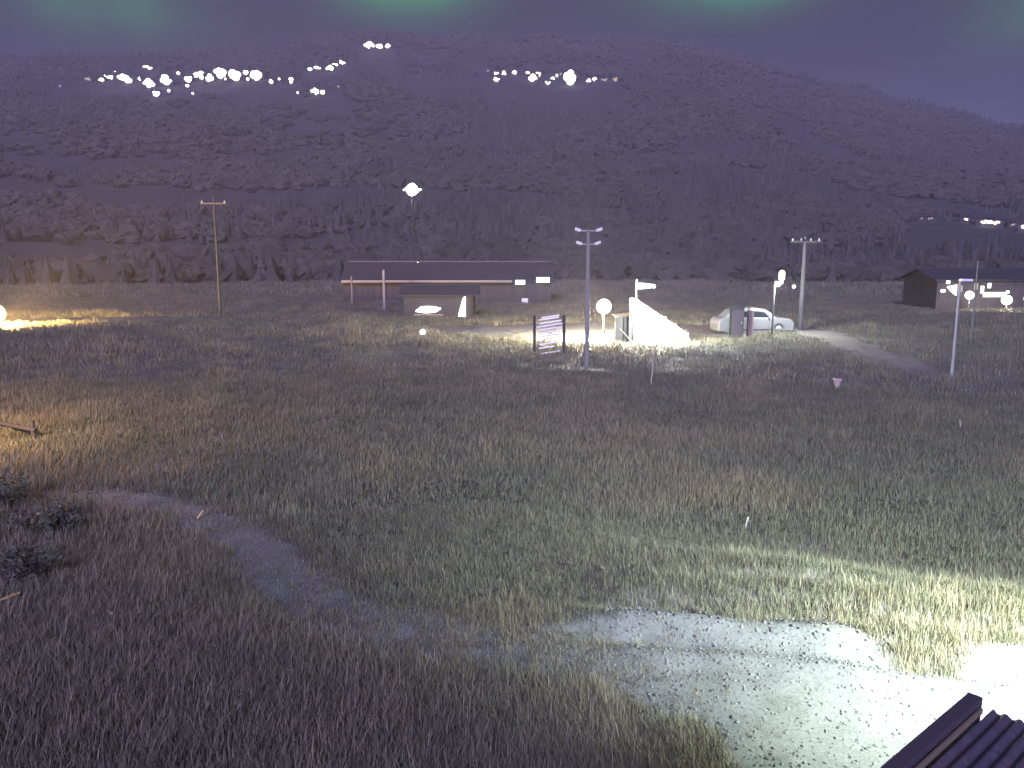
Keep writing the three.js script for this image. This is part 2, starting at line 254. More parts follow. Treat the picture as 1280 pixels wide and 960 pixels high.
const NTH = ['first', 'second', 'third', 'fourth', 'fifth', 'sixth', 'seventh', 'eighth', 'ninth', 'tenth', 'eleventh', 'twelfth', 'thirteenth', 'fourteenth', 'fifteenth', 'sixteenth', 'seventeenth', 'eighteenth', 'nineteenth', 'twentieth', 'twenty-first', 'twenty-second', 'twenty-third', 'twenty-fourth', 'twenty-fifth', 'twenty-sixth', 'twenty-seventh', 'twenty-eighth', 'twenty-ninth'];
const sizeWord = (w, h, m) => (m === 'windowDim' ? 'faint small' : m === 'windowAmber' ? 'faint orange' : w * h > 100 ? 'large blazing' : w * h > 45 ? 'bright' : w * h > 18 ? 'small bright' : 'tiny pinpoint');
function row(list, where, group) { list.sort((a, b) => a[0] - b[0]).forEach((e, i) => farHouse(e, sizeWord(e[2], e[3], e[4]) + ' lit house, ' + NTH[i] + ' from the left ' + where, group)); }
row(LEFT, 'in the long row of lights', 'lit houses of the long left row on the hillside');
row(UPPER, 'in the short rising row of lights', 'lit houses of the short rising row');
row(BELOW, 'in the pair below the rising row', 'lit houses below the rising row');
row(TOP, 'in the topmost group of lights', 'lit houses of the topmost group');
row(RIGHT, 'in the row right of centre', 'lit houses of the row right of centre');
const LOW = [[1152, 273, 3, 2, 'windowDim'], [1163, 273, 7, 1.5, 'windowDim'], [1207, 274, 6, 2, 'windowWarm'], [1232, 277, 13, 4], [1244, 278.5, 12, 3, 'windowWarm'], [1266, 281, 5, 2, 'windowDim'], [1279, 283.5, 4, 4]];
row(LOW, 'in the low string at the right', 'lit houses of the low string of lights at the right');

// the wood: low dark conifers on the slopes
{
  const P = [], I = [], cone = (y0, y1, r) => { const n = 8, k = P.length / 3; for (let i = 0; i < n; i++) { const a = i / n * 6.283, q = r * rr(0.7, 1.2); P.push(Math.cos(a) * q, y0 + rr(-0.06, 0.06), Math.sin(a) * q); } P.push(0, y1, 0); for (let i = 0; i < n; i++) I.push(k + i, k + n, k + (i + 1) % n); };
  cone(0.05, 0.55, 0.24); cone(0.3, 0.78, 0.18); cone(0.55, 1, 0.12);
  const g = new THREE.BufferGeometry(); g.setAttribute('position', new THREE.Float32BufferAttribute(P, 3)); g.setIndex(I); const f = g.toNonIndexed(); f.computeVertexNormals();
  const blob = new THREE.IcosahedronGeometry(0.5, 2), bp = blob.attributes.position;
  for (let i = 0; i < bp.count; i++) { const x = bp.getX(i), y = bp.getY(i), z = bp.getZ(i), k = 0.7 + 0.7 * vn(x * 5 + 30, y * 5 + z * 7 + 30); bp.setXYZ(i, x * k, (y * k + 0.45) * 0.9, z * k); }
  blob.computeVertexNormals();
  scatter('far_forest', blob, std(1, 1, 1, 1), 22000, (o) => {
    const a = rr(-0.72, 0.72), r = Math.sqrt(rr(140 * 140, 860 * 860)), x = Math.sin(a) * r, d = Math.cos(a) * r;
    if (fbm(x * 0.017 + 9, d * 0.017 + 4, 3) < rr(0.36, 0.6)) return null;
    for (const [ha, hr, hw] of houses) if (Math.abs(a - ha) < hw * 0.6 + 4 / r && r > hr - 75 && r < hr + 9) return null;
    const s = rr(2, 5), k = rr(0.75, 1.2);
    o.position.set(x, height(x, d) - 0.3, -d); o.rotation.set(0, rr(0, 6.28), 0); o.scale.set(s * rr(0.9, 1.6), s * rr(0.7, 1.1), s * rr(0.9, 1.6));
    return [0.062 * k, 0.06 * k, 0.045 * k];
  }, 'dark rounded birch scrub covering the hillside between the conifers', 'forest');
  scatter('far_forest', f, std(1, 1, 1, 1), 20000, (o) => {
    const a = rr(-0.72, 0.72), r = Math.sqrt(rr(132 * 132, 880 * 880)), x = Math.sin(a) * r, d = Math.cos(a) * r;
    if (fbm(x * 0.012 + 5, d * 0.012, 3) < rr(0.36, 0.55)) return null;
    for (const [ha, hr, hw] of houses) if (Math.abs(a - ha) < hw * 0.6 + 3 / r && r > hr - 75 && r < hr + 9) return null;
    const s = rr(2.6, 5.5), k = rr(0.65, 1.25);
    o.position.set(x, height(x, d) - 0.3, -d); o.rotation.set(0, rr(0, 6.28), 0); o.scale.set(s * rr(0.9, 1.3), s, s * rr(0.9, 1.3));
    return [0.06 * k, 0.06 * k, 0.05 * k];
  }, 'dark conifer wood covering the hillside between the lit houses', 'forest');
}

// ------------------------------------------------------------------ lamps
function pointLight(x, y, z, r, g, b, power, radius = 8) { const l = new THREE.PointLight(new THREE.Color().setRGB(r, g, b), power, 0, 2); l.position.set(x, y, z); l.castShadow = true; l.shadow.radius = radius; scene.add(l); return l; }
function globeLamp(name, label, px, pyGlobe, d, size, mat, light, post = 0.05) {
  const x = at(px, pyGlobe, d)[0], y = hgt(pyGlobe, d), b = height(x, d), t = thing(name, label, 'street lamp', [x, b, -d]);
  part('post', rod([0, -0.2, 0], [0, y - b - size * 0.9, 0], post * 1.3, post, 12), M.darkSteel, t);
  part('collar', new THREE.CylinderGeometry(size * 0.45, post * 1.2, size * 0.3, 14).translate(0, y - b - size, 0), M.darkSteel, t);
  part('globe', new THREE.SphereGeometry(size, 24, 16).translate(0, y - b, 0), mat, t);
  if (light) pointLight(x + (light[4] ?? 0), y + (light[5] ?? 0), -d + (light[6] ?? 0), ...light.slice(0, 4));
  return t;
}
globeLamp('globe_lamp', 'blazing white globe lamp on a short post beside the white tent', 755, 383, 46.5, 0.42, M.lampWhite, [1, 0.84, 0.58, 800, -0.4, -0.6, 0.1]);
{
  const t = globeLamp('mast_lamp', 'lone brilliant white lamp high on a dark mast above the barn', 515, 237, 105, 0.74, M.lampWhite, [1, 0.95, 0.85, 300, 0, -1.2, 0], 0.11), y = hgt(237, 105) - t.position.y;
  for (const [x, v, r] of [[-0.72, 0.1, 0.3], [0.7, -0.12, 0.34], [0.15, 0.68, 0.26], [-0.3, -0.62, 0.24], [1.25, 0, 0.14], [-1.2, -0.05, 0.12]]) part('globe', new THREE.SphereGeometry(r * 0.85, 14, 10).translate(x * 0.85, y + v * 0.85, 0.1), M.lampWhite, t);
  part('crossarm', rod([-1.3, y, -0.1], [1.3, y, -0.1], 0.05), M.darkSteel, t);
}
globeLamp('street_lamp', 'yellow street lamp at the left edge beside the lit road', -6, 392, 53, 0.6, M.sodium, [1, 0.62, 0.2, 3400, 0.2, -0.8, 0.1], 0.07);
globeLamp('street_lamp', 'yellow lamp by the left edge of the drive', -125, 455, 18, 0.14, M.sodium, [1, 0.58, 0.25, 125, 0, 0, 0], 0.05);
globeLamp('bollard_lamp', 'small white bollard lamp standing low in the dark grass before the shed', 528.5, 415, 47, 0.16, M.lampCool, [0.9, 0.95, 1, 0.6, 0, 0, 0], 0.04);

// the floodlight that lights the drive: on the outbuilding wall at the lower right
const CORNER = (() => { const r = ray(1216, 881), s = (2.5 - CAM_H) / r[1]; return new THREE.Vector3(r[0] * s, 2.5, -r[2] * s); })();
const VERGE = (() => { const r = ray(1127, 960), s = (2.56 - CAM_H) / r[1]; return new THREE.Vector3(r[0] * s, 2.56, -r[2] * s).sub(CORNER).normalize(); })();
const EAVE = new THREE.Vector3(-VERGE.z, 0, VERGE.x).multiplyScalar(-1).normalize(); if (EAVE.x < 0) EAVE.negate();
const OUT = new THREE.Vector3(-VERGE.x, 0, -VERGE.z).normalize();
const flood = new THREE.Vector3(5.3, 2.95, -5.0);
{
  const l = new THREE.SpotLight(new THREE.Color().setRGB(0.86, 1, 0.93), 400, 0, 1.14, 1, 2);
  l.position.copy(flood); l.target.position.set(5.5, 0.8, -10.2); l.castShadow = true; l.shadow.radius = 3; scene.add(l, l.target);
  const t = thing('outbuilding', 'low outbuilding with a dark corrugated roof in the lower right corner', 'shed');
  const frame = new THREE.Matrix4().makeBasis(EAVE, VERGE.clone().cross(EAVE).negate().normalize(), VERGE.clone()); // local x along eave, y up, z up the roof
  const up = new THREE.Vector3().crossVectors(VERGE, EAVE).normalize(); if (up.y < 0) up.negate();
  frame.makeBasis(EAVE, up, EAVE.clone().cross(up).normalize()).setPosition(CORNER);
  const zs = EAVE.clone().cross(up).dot(VERGE) > 0 ? 1 : -1, L = 3.6, Wd = 4.2, pitch = 0.064;
  // corrugated sheets, one mesh each
  const sheetW = pitch * 13;
  for (let k = 0, x0 = 0.09; x0 < Wd; k++, x0 += sheetW) {
    const n = 13 * 8, P = [], I = [];
    for (let s = 0; s < 2; s++) for (let i = 0; i <= n; i++) for (const z of [-0.02 - 0.012 * (k % 2), L]) P.push(x0 + i / 8 * pitch, 0.009 * Math.cos(i / 8 * 6.283) + 0.004 * k % 0.006 - s * 0.003, zs * z);
    const w = (n + 1) * 2; for (let i = 0; i < n; i++) { const a = i * 2; I.push(a, a + 1, a + 2, a + 1, a + 3, a + 2, w + a, w + a + 2, w + a + 1, w + a + 1, w + a + 2, w + a + 3, a, a + 2, w + a, a + 2, w + a + 2, w + a); }
    const g = new THREE.BufferGeometry(); g.setAttribute('position', new THREE.Float32BufferAttribute(P, 3)); g.setIndex(I); g.setAttribute('uv', new THREE.Float32BufferAttribute(P.flatMap((v, q) => (q % 3 === 0 ? [v + k * 0.37, P[q + 2]] : [])), 2));
    const f = g.toNonIndexed(); f.computeVertexNormals(); f.applyMatrix4(frame);
    part('roof_sheet', f, M.tin, t);
  }
  part('verge_board', rbox(0.075, 0.2, L, 0.0, -0.05, zs * (L / 2 - 0.03), 0.008).applyMatrix4(frame), std(0.07, 0.06, 0.075, 0.7), t);
  part('verge_trim', rbox(0.018, 0.03, L - 0.05, 0.058, 0.012, zs * (L / 2 + 0.03), 0.006).applyMatrix4(frame), std(0.2, 0.16, 0.11, 0.6), t);
  part('wall', box(Wd - 0.3, 2.55, L - 0.4, Wd / 2 + 0.1, -1.36, zs * (L / 2 + 0.1)).applyMatrix4(frame), M.wood, t);
  const q = thing('floodlight', 'floodlight on a short post beside the gravel drive', 'floodlight', flood.toArray());
  part('housing', rbox(0.22, 0.16, 0.08, 0, 0.16, 0.02), M.darkSteel, q); part('lens', new THREE.SphereGeometry(0.05, 14, 10), M.lampCool, q);
  part('post', rod([0, 0.16, 0.1], [0, -3.2, 0.1], 0.04), M.darkSteel, q);
}

// ------------------------------------------------------------------ poles
function pole(name, label, pxTop, pyTop, pxBase, d, r, material, category = 'pole') {
  const x0 = lat(pxBase, d), b = height(x0, d), y = hgt(pyTop, d), t = thing(name, label, category, [x0, b, -d]);
  part('pole', rod([0, -0.3, 0], [0, y - b, 0], r * 1.25, r * 0.85, 12), material, t); return [t, y - b];
}
{
  const [t, H] = pole('floodlight_pole', 'tall grey pole with four unlit floodlights right of the slatted gate', 737, 287, 734, 35.2, 0.085, std(0.2, 0.2, 0.195, 0.75));
  for (const [y, w] of [[H - 0.05, 0.36], [H - 0.62, 0.3]]) {
    part('crossarm', rod([-w, y, 0], [w, y, 0], 0.025), M.steel, t);
    for (const s of [-1, 1]) { const h = part('lamp_head', merge([rbox(0.28, 0.1, 0.2, 0, 0, 0, 0.03), rbox(0.22, 0.03, 0.16, 0, -0.06, 0, 0.01)]), M.white, t); h.position.set(s * (w + 0.1), y + 0.06, 0.03); h.rotation.z = s * 0.35; }
  }
}
{
  const [t, H] = pole('utility_pole', 'grey utility pole with a single crossarm behind the parked car', 1003, 296, 1001, 50, 0.13, std(0.05, 0.048, 0.055, 0.95));
  part('crossarm', box(1.9, 0.1, 0.1, 0, H - 0.3, 0.12), M.wood, t);
  for (const x of [-0.8, -0.3, 0.3, 0.8]) part('insulator', new THREE.CylinderGeometry(0.05, 0.06, 0.16, 8).translate(x, H - 0.17, 0.12), M.steel, t);
}
{
  const [t, H] = pole('utility_pole', 'faint tall utility pole at the left standing alone in the meadow', 277, 246, 276, 62, 0.075, std(0.03, 0.03, 0.034, 0.95));
  part('crossarm', box(2.0, 0.1, 0.1, 0, H - 0.5, 0.12), M.wood, t);
  for (const x of [-0.85, 0.85]) part('insulator', new THREE.CylinderGeometry(0.05, 0.06, 0.16, 8).translate(x, H - 0.37, 0.12), M.steel, t);
}
{
  const [t, H] = pole('lamp_post', 'slim pale lamp post with an unlit head at the end of the path', 1200, 352, 1196, 33, 0.045, std(0.33, 0.34, 0.33, 0.6), 'lamp post');
  part('arm', rod([0, H - 0.03, 0], [0.2, H + 0.04, 0], 0.025), M.steel, t);
  part('lamp_head', rbox(0.5, 0.11, 0.24, 0.16, H + 0.06, 0, 0.045).rotateZ(-0.02), M.white, t);
}
{
  const [t, H] = pole('lamp_post', 'thin dark lamp post behind the pale one at the right', 1218, 325, 1216, 44, 0.04, std(0.13, 0.14, 0.13, 0.7), 'lamp post');
  part('lamp_head', rbox(0.4, 0.09, 0.2, 0.12, H + 0.02, 0, 0.04), M.darkSteel, t);
}
{
  const d = 47.6, x = lat(966, d), b = height(x, d), y = hgt(348, d) - b, t = thing('lantern_post', 'thin post with two lit yellow lanterns standing before the parked car', 'street lamp', [x, b, -d]);
  part('post', rod([0, -0.2, 0], [0, y, 0], 0.06, 0.045, 10), M.darkSteel, t);
  part('arm', rod([0, y - 0.12, 0], [0.36, y - 0.12, 0], 0.025), M.darkSteel, t);
  part('lantern', new THREE.CapsuleGeometry(0.17, 0.28, 6, 12).translate(0.4, y + 0.17, 0), M.lampWarm, t);
  part('lantern', new THREE.SphereGeometry(0.13, 12, 8).translate(0.36, y - 0.22, 0), M.windowWarm, t);
  part('lantern_bracket', rbox(0.3, 0.3, 0.12, 0.12, y - 0.3, 0.05, 0.03), std(0.3, 0.2, 0.08, 0.6), t);
  pointLight(x + 0.35, b + y - 0.55, -d + 0.25, 0.95, 1, 0.95, 90, 6);
  const e = 58, t2 = thing('lantern_post', 'small white lantern on a low stake left of the utility pole', 'street lamp', [lat(990, e), height(lat(990, e), e), -e]), yy = hgt(359, e) - height(lat(990, e), e);
  part('post', rod([0, -0.2, 0], [0, yy, 0], 0.03), M.darkSteel, t2); part('lantern', new THREE.SphereGeometry(0.12, 12, 8).translate(0, yy + 0.05, 0), M.windowWhite, t2); part('lantern_hood', new THREE.ConeGeometry(0.16, 0.12, 10).translate(0, yy + 0.2, 0), M.paleWood, t2);
}
function stake(name, label, px, py0, py1, d, w, material, lean = 0) { const x = lat(px, d), b = height(x, d), h = hgt(py0, d) - b, t = thing(name, label, 'post', [x, b, -d]); t.rotation.z = lean; part('post', rbox(w, h + 0.2, w, 0, h / 2 - 0.1, 0, 0.02), material, t); part('cap', new THREE.ConeGeometry(w * 0.75, w * 0.6, 4).rotateY(Math.PI / 4).translate(0, h + w * 0.3, 0), material, t); return t; }
stake('timber_post', 'thin leaning stake in the grass right below the tent', 816, 432, 474, 31.5, 0.05, M.paleWood, -0.07);
stake('timber_post', 'pale wooden post standing before the parked car', 938, 388, 419, 47.3, 0.32, std(0.17, 0.13, 0.12, 0.9));
stake('timber_post', 'short post near the left end of the barn', 441, 346, 374, 74, 0.16, std(0.16, 0.14, 0.13, 0.9));
stake('timber_post', 'taller grey post in front of the left part of the barn', 481, 338, 380, 70, 0.2, std(0.22, 0.21, 0.21, 0.9));
{
  const d = 47, x = lat(921, d), b = height(x, d), H = hgt(384, d) - b, t = thing('utility_cabinet', 'tall dark cabinet standing before the parked car', 'cabinet', [x, b, -d]);
  part('body', rbox(0.72, H, 0.5, 0, H / 2, 0, 0.03), M.darkSteel, t); part('lid', rbox(0.8, 0.08, 0.58, 0, H + 0.02, 0, 0.02), M.darkSteel, t); part('door', rbox(0.6, H - 0.3, 0.03, 0, H / 2, 0.26, 0.01), std(0.06, 0.05, 0.06, 0.6), t); part('handle', rbox(0.03, 0.14, 0.04, 0.22, H / 2, 0.29, 0.01), M.steel, t);
}

// ------------------------------------------------------------------ slatted gate
{
  const d = 39.4, x0 = lat(668, d), x1 = lat(705.5, d), w = x1 - x0, b = height((x0 + x1) / 2, d), H = hgt(394, d) - b;
  const t = thing('slatted_gate', 'tilted slatted gate between two dark posts left of the tall pole', 'gate', [(x0 + x1) / 2, b, -d], 0.12);
  for (const s of [-1, 1]) part('post', rbox(0.13, H + 0.3, 0.13, s * w / 2, H / 2 - 0.15, 0, 0.02), M.darkWood, t);
  const pale = std(0.8, 0.8, 0.78, 0.7);
  [[0.06, 0.2, 1.0], [0.3, -0.2, 0.8], [0.5, 0.0, 0.95], [0.7, -0.3, 0.9], [0.88, 0.1, 1.1], [1.04, 0.25, 1.1], [1.2, 0.15, 1.2], [1.36, 0.0, 1.3], [1.52, 0.2, 1.1], [1.68, -0.05, 1.0], [1.84, 0.1, 0.9]].forEach(([y, o, l], i) => { const s = part('slat', rbox(Math.min(l, w - 0.1), 0.075, 0.035, 0, 0, 0, 0.008), pale, t); s.position.set(Math.max(-0.5, Math.min(0.5, o)) * (w - Math.min(l, w - 0.1)) * 0.9, Math.min(H - 0.06, y * H / 1.9 + 0.06), 0.02 - 0.01 * (i % 2)); s.rotation.z = 0.15; s.rotation.x = -0.5; });
  part('brace', rod([-w / 2, 0.15, -0.05], [w / 2, H - 0.2, -0.05], 0.025), M.wood, t);
}

// ------------------------------------------------------------------ white tent with its pole and flag
{
  const d = 44.5, x = lat(793, d), b = height(x, d), H = hgt(374, d) - b, xr = lat(858, d) - x, t = thing('canvas_tent', 'glowing white canvas tent with a long slope to the right', 'tent', [x, b, -d]);
  const wing = (pts, mat, name) => { const g = new THREE.BufferGeometry(); const P = []; for (const p of pts) P.push(...p); g.setAttribute('position', new THREE.Float32BufferAttribute(P, 3)); g.setIndex([0, 1, 2, 0, 2, 3]); const f = g.toNonIndexed(); f.computeVertexNormals(); return part(name, f, mat, t); };
  const e = hgt(415, d) - b;
  const cuts = [0.06, 0.55, 1.1, 1.7, 2.25, xr], edge = (v) => H + (e - H) * Math.pow((v - 0.06) / (xr - 0.06), 0.92);
  cuts.slice(1).forEach((v, i) => { const u = cuts[i], k = 0.06 * (i % 2), m = [0.04, 0.12, 0.02, 0.1, 0.05][i]; wing([[u + 0.012, 0.1 + e * 0.2 * i / 5 + m, 0.02 + k], [v - 0.012, 0.1 + e * 0.2 * (i + 1) / 5 + m * 0.6, 0.05 + k], [v - 0.012, edge(v) + 0.05 * Math.sin(i * 2.7), k - 0.1], [u + 0.012, edge(u) + 0.07 * Math.cos(i * 3.1), k - 0.15]], M.canvas, 'front_panel'); });
  for (const [x0, w0, y0, h0] of [[xr - 0.1, 0.42, 0.42, 0.34], [xr - 0.75, 0.3, 0.98, 0.16], [1.62, 0.24, edge(1.62) + 0.02, 0.12]]) part('stiffener', rbox(w0, h0, 0.1, x0, y0, 0.18, 0.03), M.canvas, t);
  wing([[0.1, H, -0.2], [xr, e, 0.05], [xr - 0.2, e, -2.6], [0.1, H, -2.4]], M.canvas, 'roof_panel');
  const h1 = hgt(395, d) - b, dark = std(0.02, 0.018, 0.018, 0.9, { side: THREE.DoubleSide });
  wing([[0.02, h1, -0.2], [0.02, h1 + 0.05, -2.4], [-1.0, h1 - 0.05, -2.4], [-1.0, h1 - 0.1, -0.2]], std(0.06, 0.045, 0.035, 0.9, { side: THREE.DoubleSide }), 'side_roof');
  wing([[0.0, 0, -0.22], [0.0, h1, -0.22], [-0.98, h1 - 0.1, -0.22], [-0.98, 0, -0.22]], dark, 'side_panel');
  wing([[0.42, 0.5, 0.12], [1.05, 0.55, 0.14], [0.85, 0.98, 0.1], [0.36, 0.9, 0.06]], std(0.2, 0.15, 0.1, 0.9, { side: THREE.DoubleSide }), 'door_flap');
  wing([[0.06, 0.1, -2.38], [0.1, H - 0.02, -2.38], [xr - 0.25, e, -2.55], [xr - 0.25, 0, -2.55]], M.canvas, 'back_panel');
  for (const [px, py] of [[xr, 0.05], [xr * 0.55, 0.05], [xr * 0.3, 0.05], [-0.98, -0.3]]) part('leg', rod([px, -0.2, py], [px, px < 0 ? h1 - 0.1 : 0.75, py], 0.05), M.darkWood, t);
  part('guy_pole', rod([-0.85, 0.82, 0.3], [-0.05, -0.05, 0.5], 0.035), M.wood, t);
  part('valance', rbox(xr * 0.98, 0.1, 0.04, xr / 2, 0.32, 0.14, 0.01), M.canvas, t);
  part('peg', rbox(0.3, 0.16, 0.1, xr + 0.02, 0.2, 0.15, 0.02), M.white, t);
  pointLight(x + 1.0, b + 1.35, -d + 1.5, 0.9, 1, 0.95, 230, 6);
  const l = thing('hand_lantern', 'small lit lantern on a stake in front of the white tent', 'lantern', [x + 1.0, b, -d + 1.5]);
  part('stake', rod([0, -0.1, 0], [0, 1.24, 0], 0.02), M.darkSteel, l); part('globe', new THREE.SphereGeometry(0.12, 14, 10).translate(0, 1.35, 0), M.lampWhite, l);
  const p = thing('flag_pole', 'thin wooden pole with a faint flag rising beside the white tent', 'flag pole', [x + 0.02, b, -d + 0.25]), ph = hgt(349, d) - b;
  part('pole', rod([0, -0.2, 0], [0, ph, 0], 0.06, 0.045), std(0.3, 0.25, 0.17, 0.9), p);
  const n = 10, P = [], I = []; for (let i = 0; i <= n; i++) for (const y of [ph - 0.15, ph - 0.55]) P.push(0.05 + i * 0.1, y - i * 0.012 + (y > ph - 0.3 ? 0 : i * 0.02), 0.08 * Math.sin(i * 0.9)); for (let i = 0; i < n; i++) { const a = i * 2; I.push(a, a + 1, a + 2, a + 1, a + 3, a + 2); }
  const g = new THREE.BufferGeometry(); g.setAttribute('position', new THREE.Float32BufferAttribute(P, 3)); g.setIndex(I); g.computeVertexNormals(); part('flag', g, std(0.14, 0.15, 0.17, 0.9, { side: THREE.DoubleSide }), p);
  const s = thing('light_box', 'small greenish lit box on a stake left of the flag pole', 'lamp', [lat(787, d), b, -d + 0.1]), sy = hgt(379, d) - b;
  part('stake', rod([0, -0.1, 0], [0, sy, 0], 0.03), M.darkSteel, s); part('lamp', rbox(0.08, 0.3, 0.08, 0, sy + 0.12, 0, 0.02), M.windowGreen, s);
}

// ------------------------------------------------------------------ parked car
{
  const d = 49.6, x = lat(940, d), b = height(x, d), t = thing('parked_car', 'pale parked car behind the cabinet, half lit by the lanterns', 'car', [x, b, -d], 0.06);
  const shape = (pts) => { const s = new THREE.Shape(); s.moveTo(...pts[0]); for (const p of pts.slice(1)) p.length === 2 ? s.lineTo(...p) : s.quadraticCurveTo(...p); return s; };
  const ext = (s, w, bev) => new THREE.ExtrudeGeometry(s, { depth: w - 2 * bev, bevelEnabled: true, bevelSize: bev, bevelThickness: bev, bevelSegments: 3, curveSegments: 10 }).translate(0, 0, -w / 2 + bev);
  const arch = (s, x) => { const p = new THREE.Path(); p.absarc(x, 0.32, 0.36, 0, Math.PI * 2); s.holes.push(p); return s; };
  part('body', ext(arch(arch(shape([[-2.28, 0.24], [2.26, 0.24], [2.3, 0.5], [2.28, 0.72, 1.95, 0.84], [1.15, 0.9], [-1.35, 0.92], [-2.05, 0.9], [-2.32, 0.84, -2.3, 0.5]]), -1.4), 1.38), 1.76, 0.08), M.paint, t);
  part('cabin', ext(shape([[-2.0, 0.86], [1.25, 0.86], [0.75, 1.3, 0.45, 1.4], [0.1, 1.47, -0.5, 1.47], [-1.2, 1.46, -1.45, 1.32]]), 1.5, 0.1), M.paint, t);
  const win = (pts) => ext(shape(pts), 1.515, 0.01);
  part('side_window', win([[-0.35, 0.95], [0.85, 0.95], [0.5, 1.28], [0.2, 1.34], [-0.35, 1.36]]), M.glass, t);
  part('side_window', win([[-1.4, 0.95], [-0.45, 0.95], [-0.45, 1.36], [-1.15, 1.32]]), M.glass, t);
  for (const xx of [-1.4, 1.38]) for (const s of [-1, 1]) { const w = part('wheel', new THREE.TorusGeometry(0.24, 0.085, 10, 20).translate(xx, 0.32, s * 0.78), M.rubber, t); part('rim', new THREE.CylinderGeometry(0.2, 0.2, 0.12, 16).rotateX(Math.PI / 2).translate(xx, 0.32, s * 0.78), M.steel, w); }
  for (const s of [-1, 1]) { part('headlight', rbox(0.1, 0.14, 0.3, 2.26, 0.64, s * 0.62, 0.04), M.glass, t); part('tail_light', rbox(0.08, 0.2, 0.22, -2.29, 0.72, s * 0.68, 0.03), std(0.3, 0.02, 0.02, 0.3), t); part('mirror', rbox(0.12, 0.12, 0.16, 0.75, 0.98, s * 0.9, 0.04), M.paint, t); part('door_handle', rbox(0.16, 0.03, 0.03, -0.2, 0.82, s * 0.885, 0.01), M.steel, t); }
  for (const xx of [-0.4, 0.78]) part('door_gap', rbox(0.015, 0.62, 0.02, xx, 0.6, 0.876, 0.004), M.rubber, t);
  part('sill', rbox(2.1, 0.08, 0.06, 0, 0.24, 0.86, 0.02), M.rubber, t); part('number_plate', rbox(0.02, 0.11, 0.5, 2.35, 0.4, 0, 0.005), M.white, t);
  part('bumper', rbox(0.14, 0.2, 1.6, 2.27, 0.34, 0, 0.05), M.paint, t); part('bumper', rbox(0.14, 0.2, 1.6, -2.3, 0.36, 0, 0.05), M.paint, t);
}

// ------------------------------------------------------------------ long low barn, shed, house at the right
function building(name, label, x0, x1, d, depth, eave, ridge, wallMat, roofMat, category) {
  const xm = (x0 + x1) / 2, w = x1 - x0, b = height(xm, d) - 0.3, t = thing(name, label, category, [xm, b, -d]);
  const e = eave - b, r = ridge - b;
  part('wall', box(w, e, depth, 0, e / 2, -depth / 2), wallMat, t);
  const s = new THREE.Shape([new THREE.Vector2(0.01, e), new THREE.Vector2(depth - 0.01, e), new THREE.Vector2(depth / 2, r - 0.05)]);
  part('gable', new THREE.ExtrudeGeometry(s, { depth: w - 0.02, bevelEnabled: false }).rotateY(Math.PI / 2).translate(-w / 2 + 0.01, 0.002, 0), wallMat, t);
  const len = Math.hypot(depth / 2 + 0.4, r - e), ang = Math.atan2(r - e, depth / 2);
  for (const q of [1, -1]) { const m = part('roof', box(w + 0.8, 0.12, len), roofMat, t); m.position.set(0, (e + r) / 2 - 0.02, -depth / 2 + q * (depth / 4 + 0.12)); m.rotation.x = q * ang; }
  return [t, b, xm];
}
{
  const d = 80, [t, b, xm] = building('barn', 'long low dark barn with two bright panes under its right eave', lat(432, d), lat(688, d), d, 7, hgt(351, d), hgt(328, d), M.wood, M.roof, 'barn');
  const X = (px) => lat(px, d) - xm, Y = (py) => hgt(py, d) - b;
  part('eave_board', rbox(X(640) - X(430), 0.16, 0.06, (X(640) + X(430)) / 2, Y(351), 0.72, 0.01), std(0.3, 0.28, 0.25, 0.8), t);
  part('window', rbox(0.95, 0.42, 0.06, X(650), Y(352.5), 0.8, 0.01), M.windowBlue, t); part('window', rbox(1.3, 0.5, 0.06, X(678), Y(349.5), 0.8, 0.01), M.windowBlue, t);
  part('vent_box', rbox(0.62, 0.66, 0.2, X(656), Y(377), 0.1, 0.02), M.white, t);
  const shade = [M.wood, M.darkWood, std(0.075, 0.066, 0.062, 0.9)];
  for (let k = 0, x = X(434); x < X(687); k++, x += 0.62) part('board', box(0.56, Y(354) + 0.1, 0.03, x, (Y(354) + 0.1) / 2, 0.018), shade[Math.floor(hash(k, 5) * 3)], t);
  part('gutter', rod([X(430), Y(352.5), 0.62], [X(640), Y(352.2), 0.62], 0.06), M.steel, t);
  part('ridge_cap', rbox(X(690) - X(430), 0.1, 0.3, 0, Y(327.5), -3.5, 0.02), std(0.14, 0.13, 0.14, 0.6), t);
  const k = thing('roof_lamp', 'tiny white lamp on the ridge of the barn', 'lamp', [lat(524, 83.5), hgt(329, 83.5), -83.3]);
  part('bulb', new THREE.SphereGeometry(0.13, 10, 8), M.windowWhite, k); part('stem', rod([0, -0.4, 0], [0, -0.1, 0], 0.03), M.darkSteel, k);
}
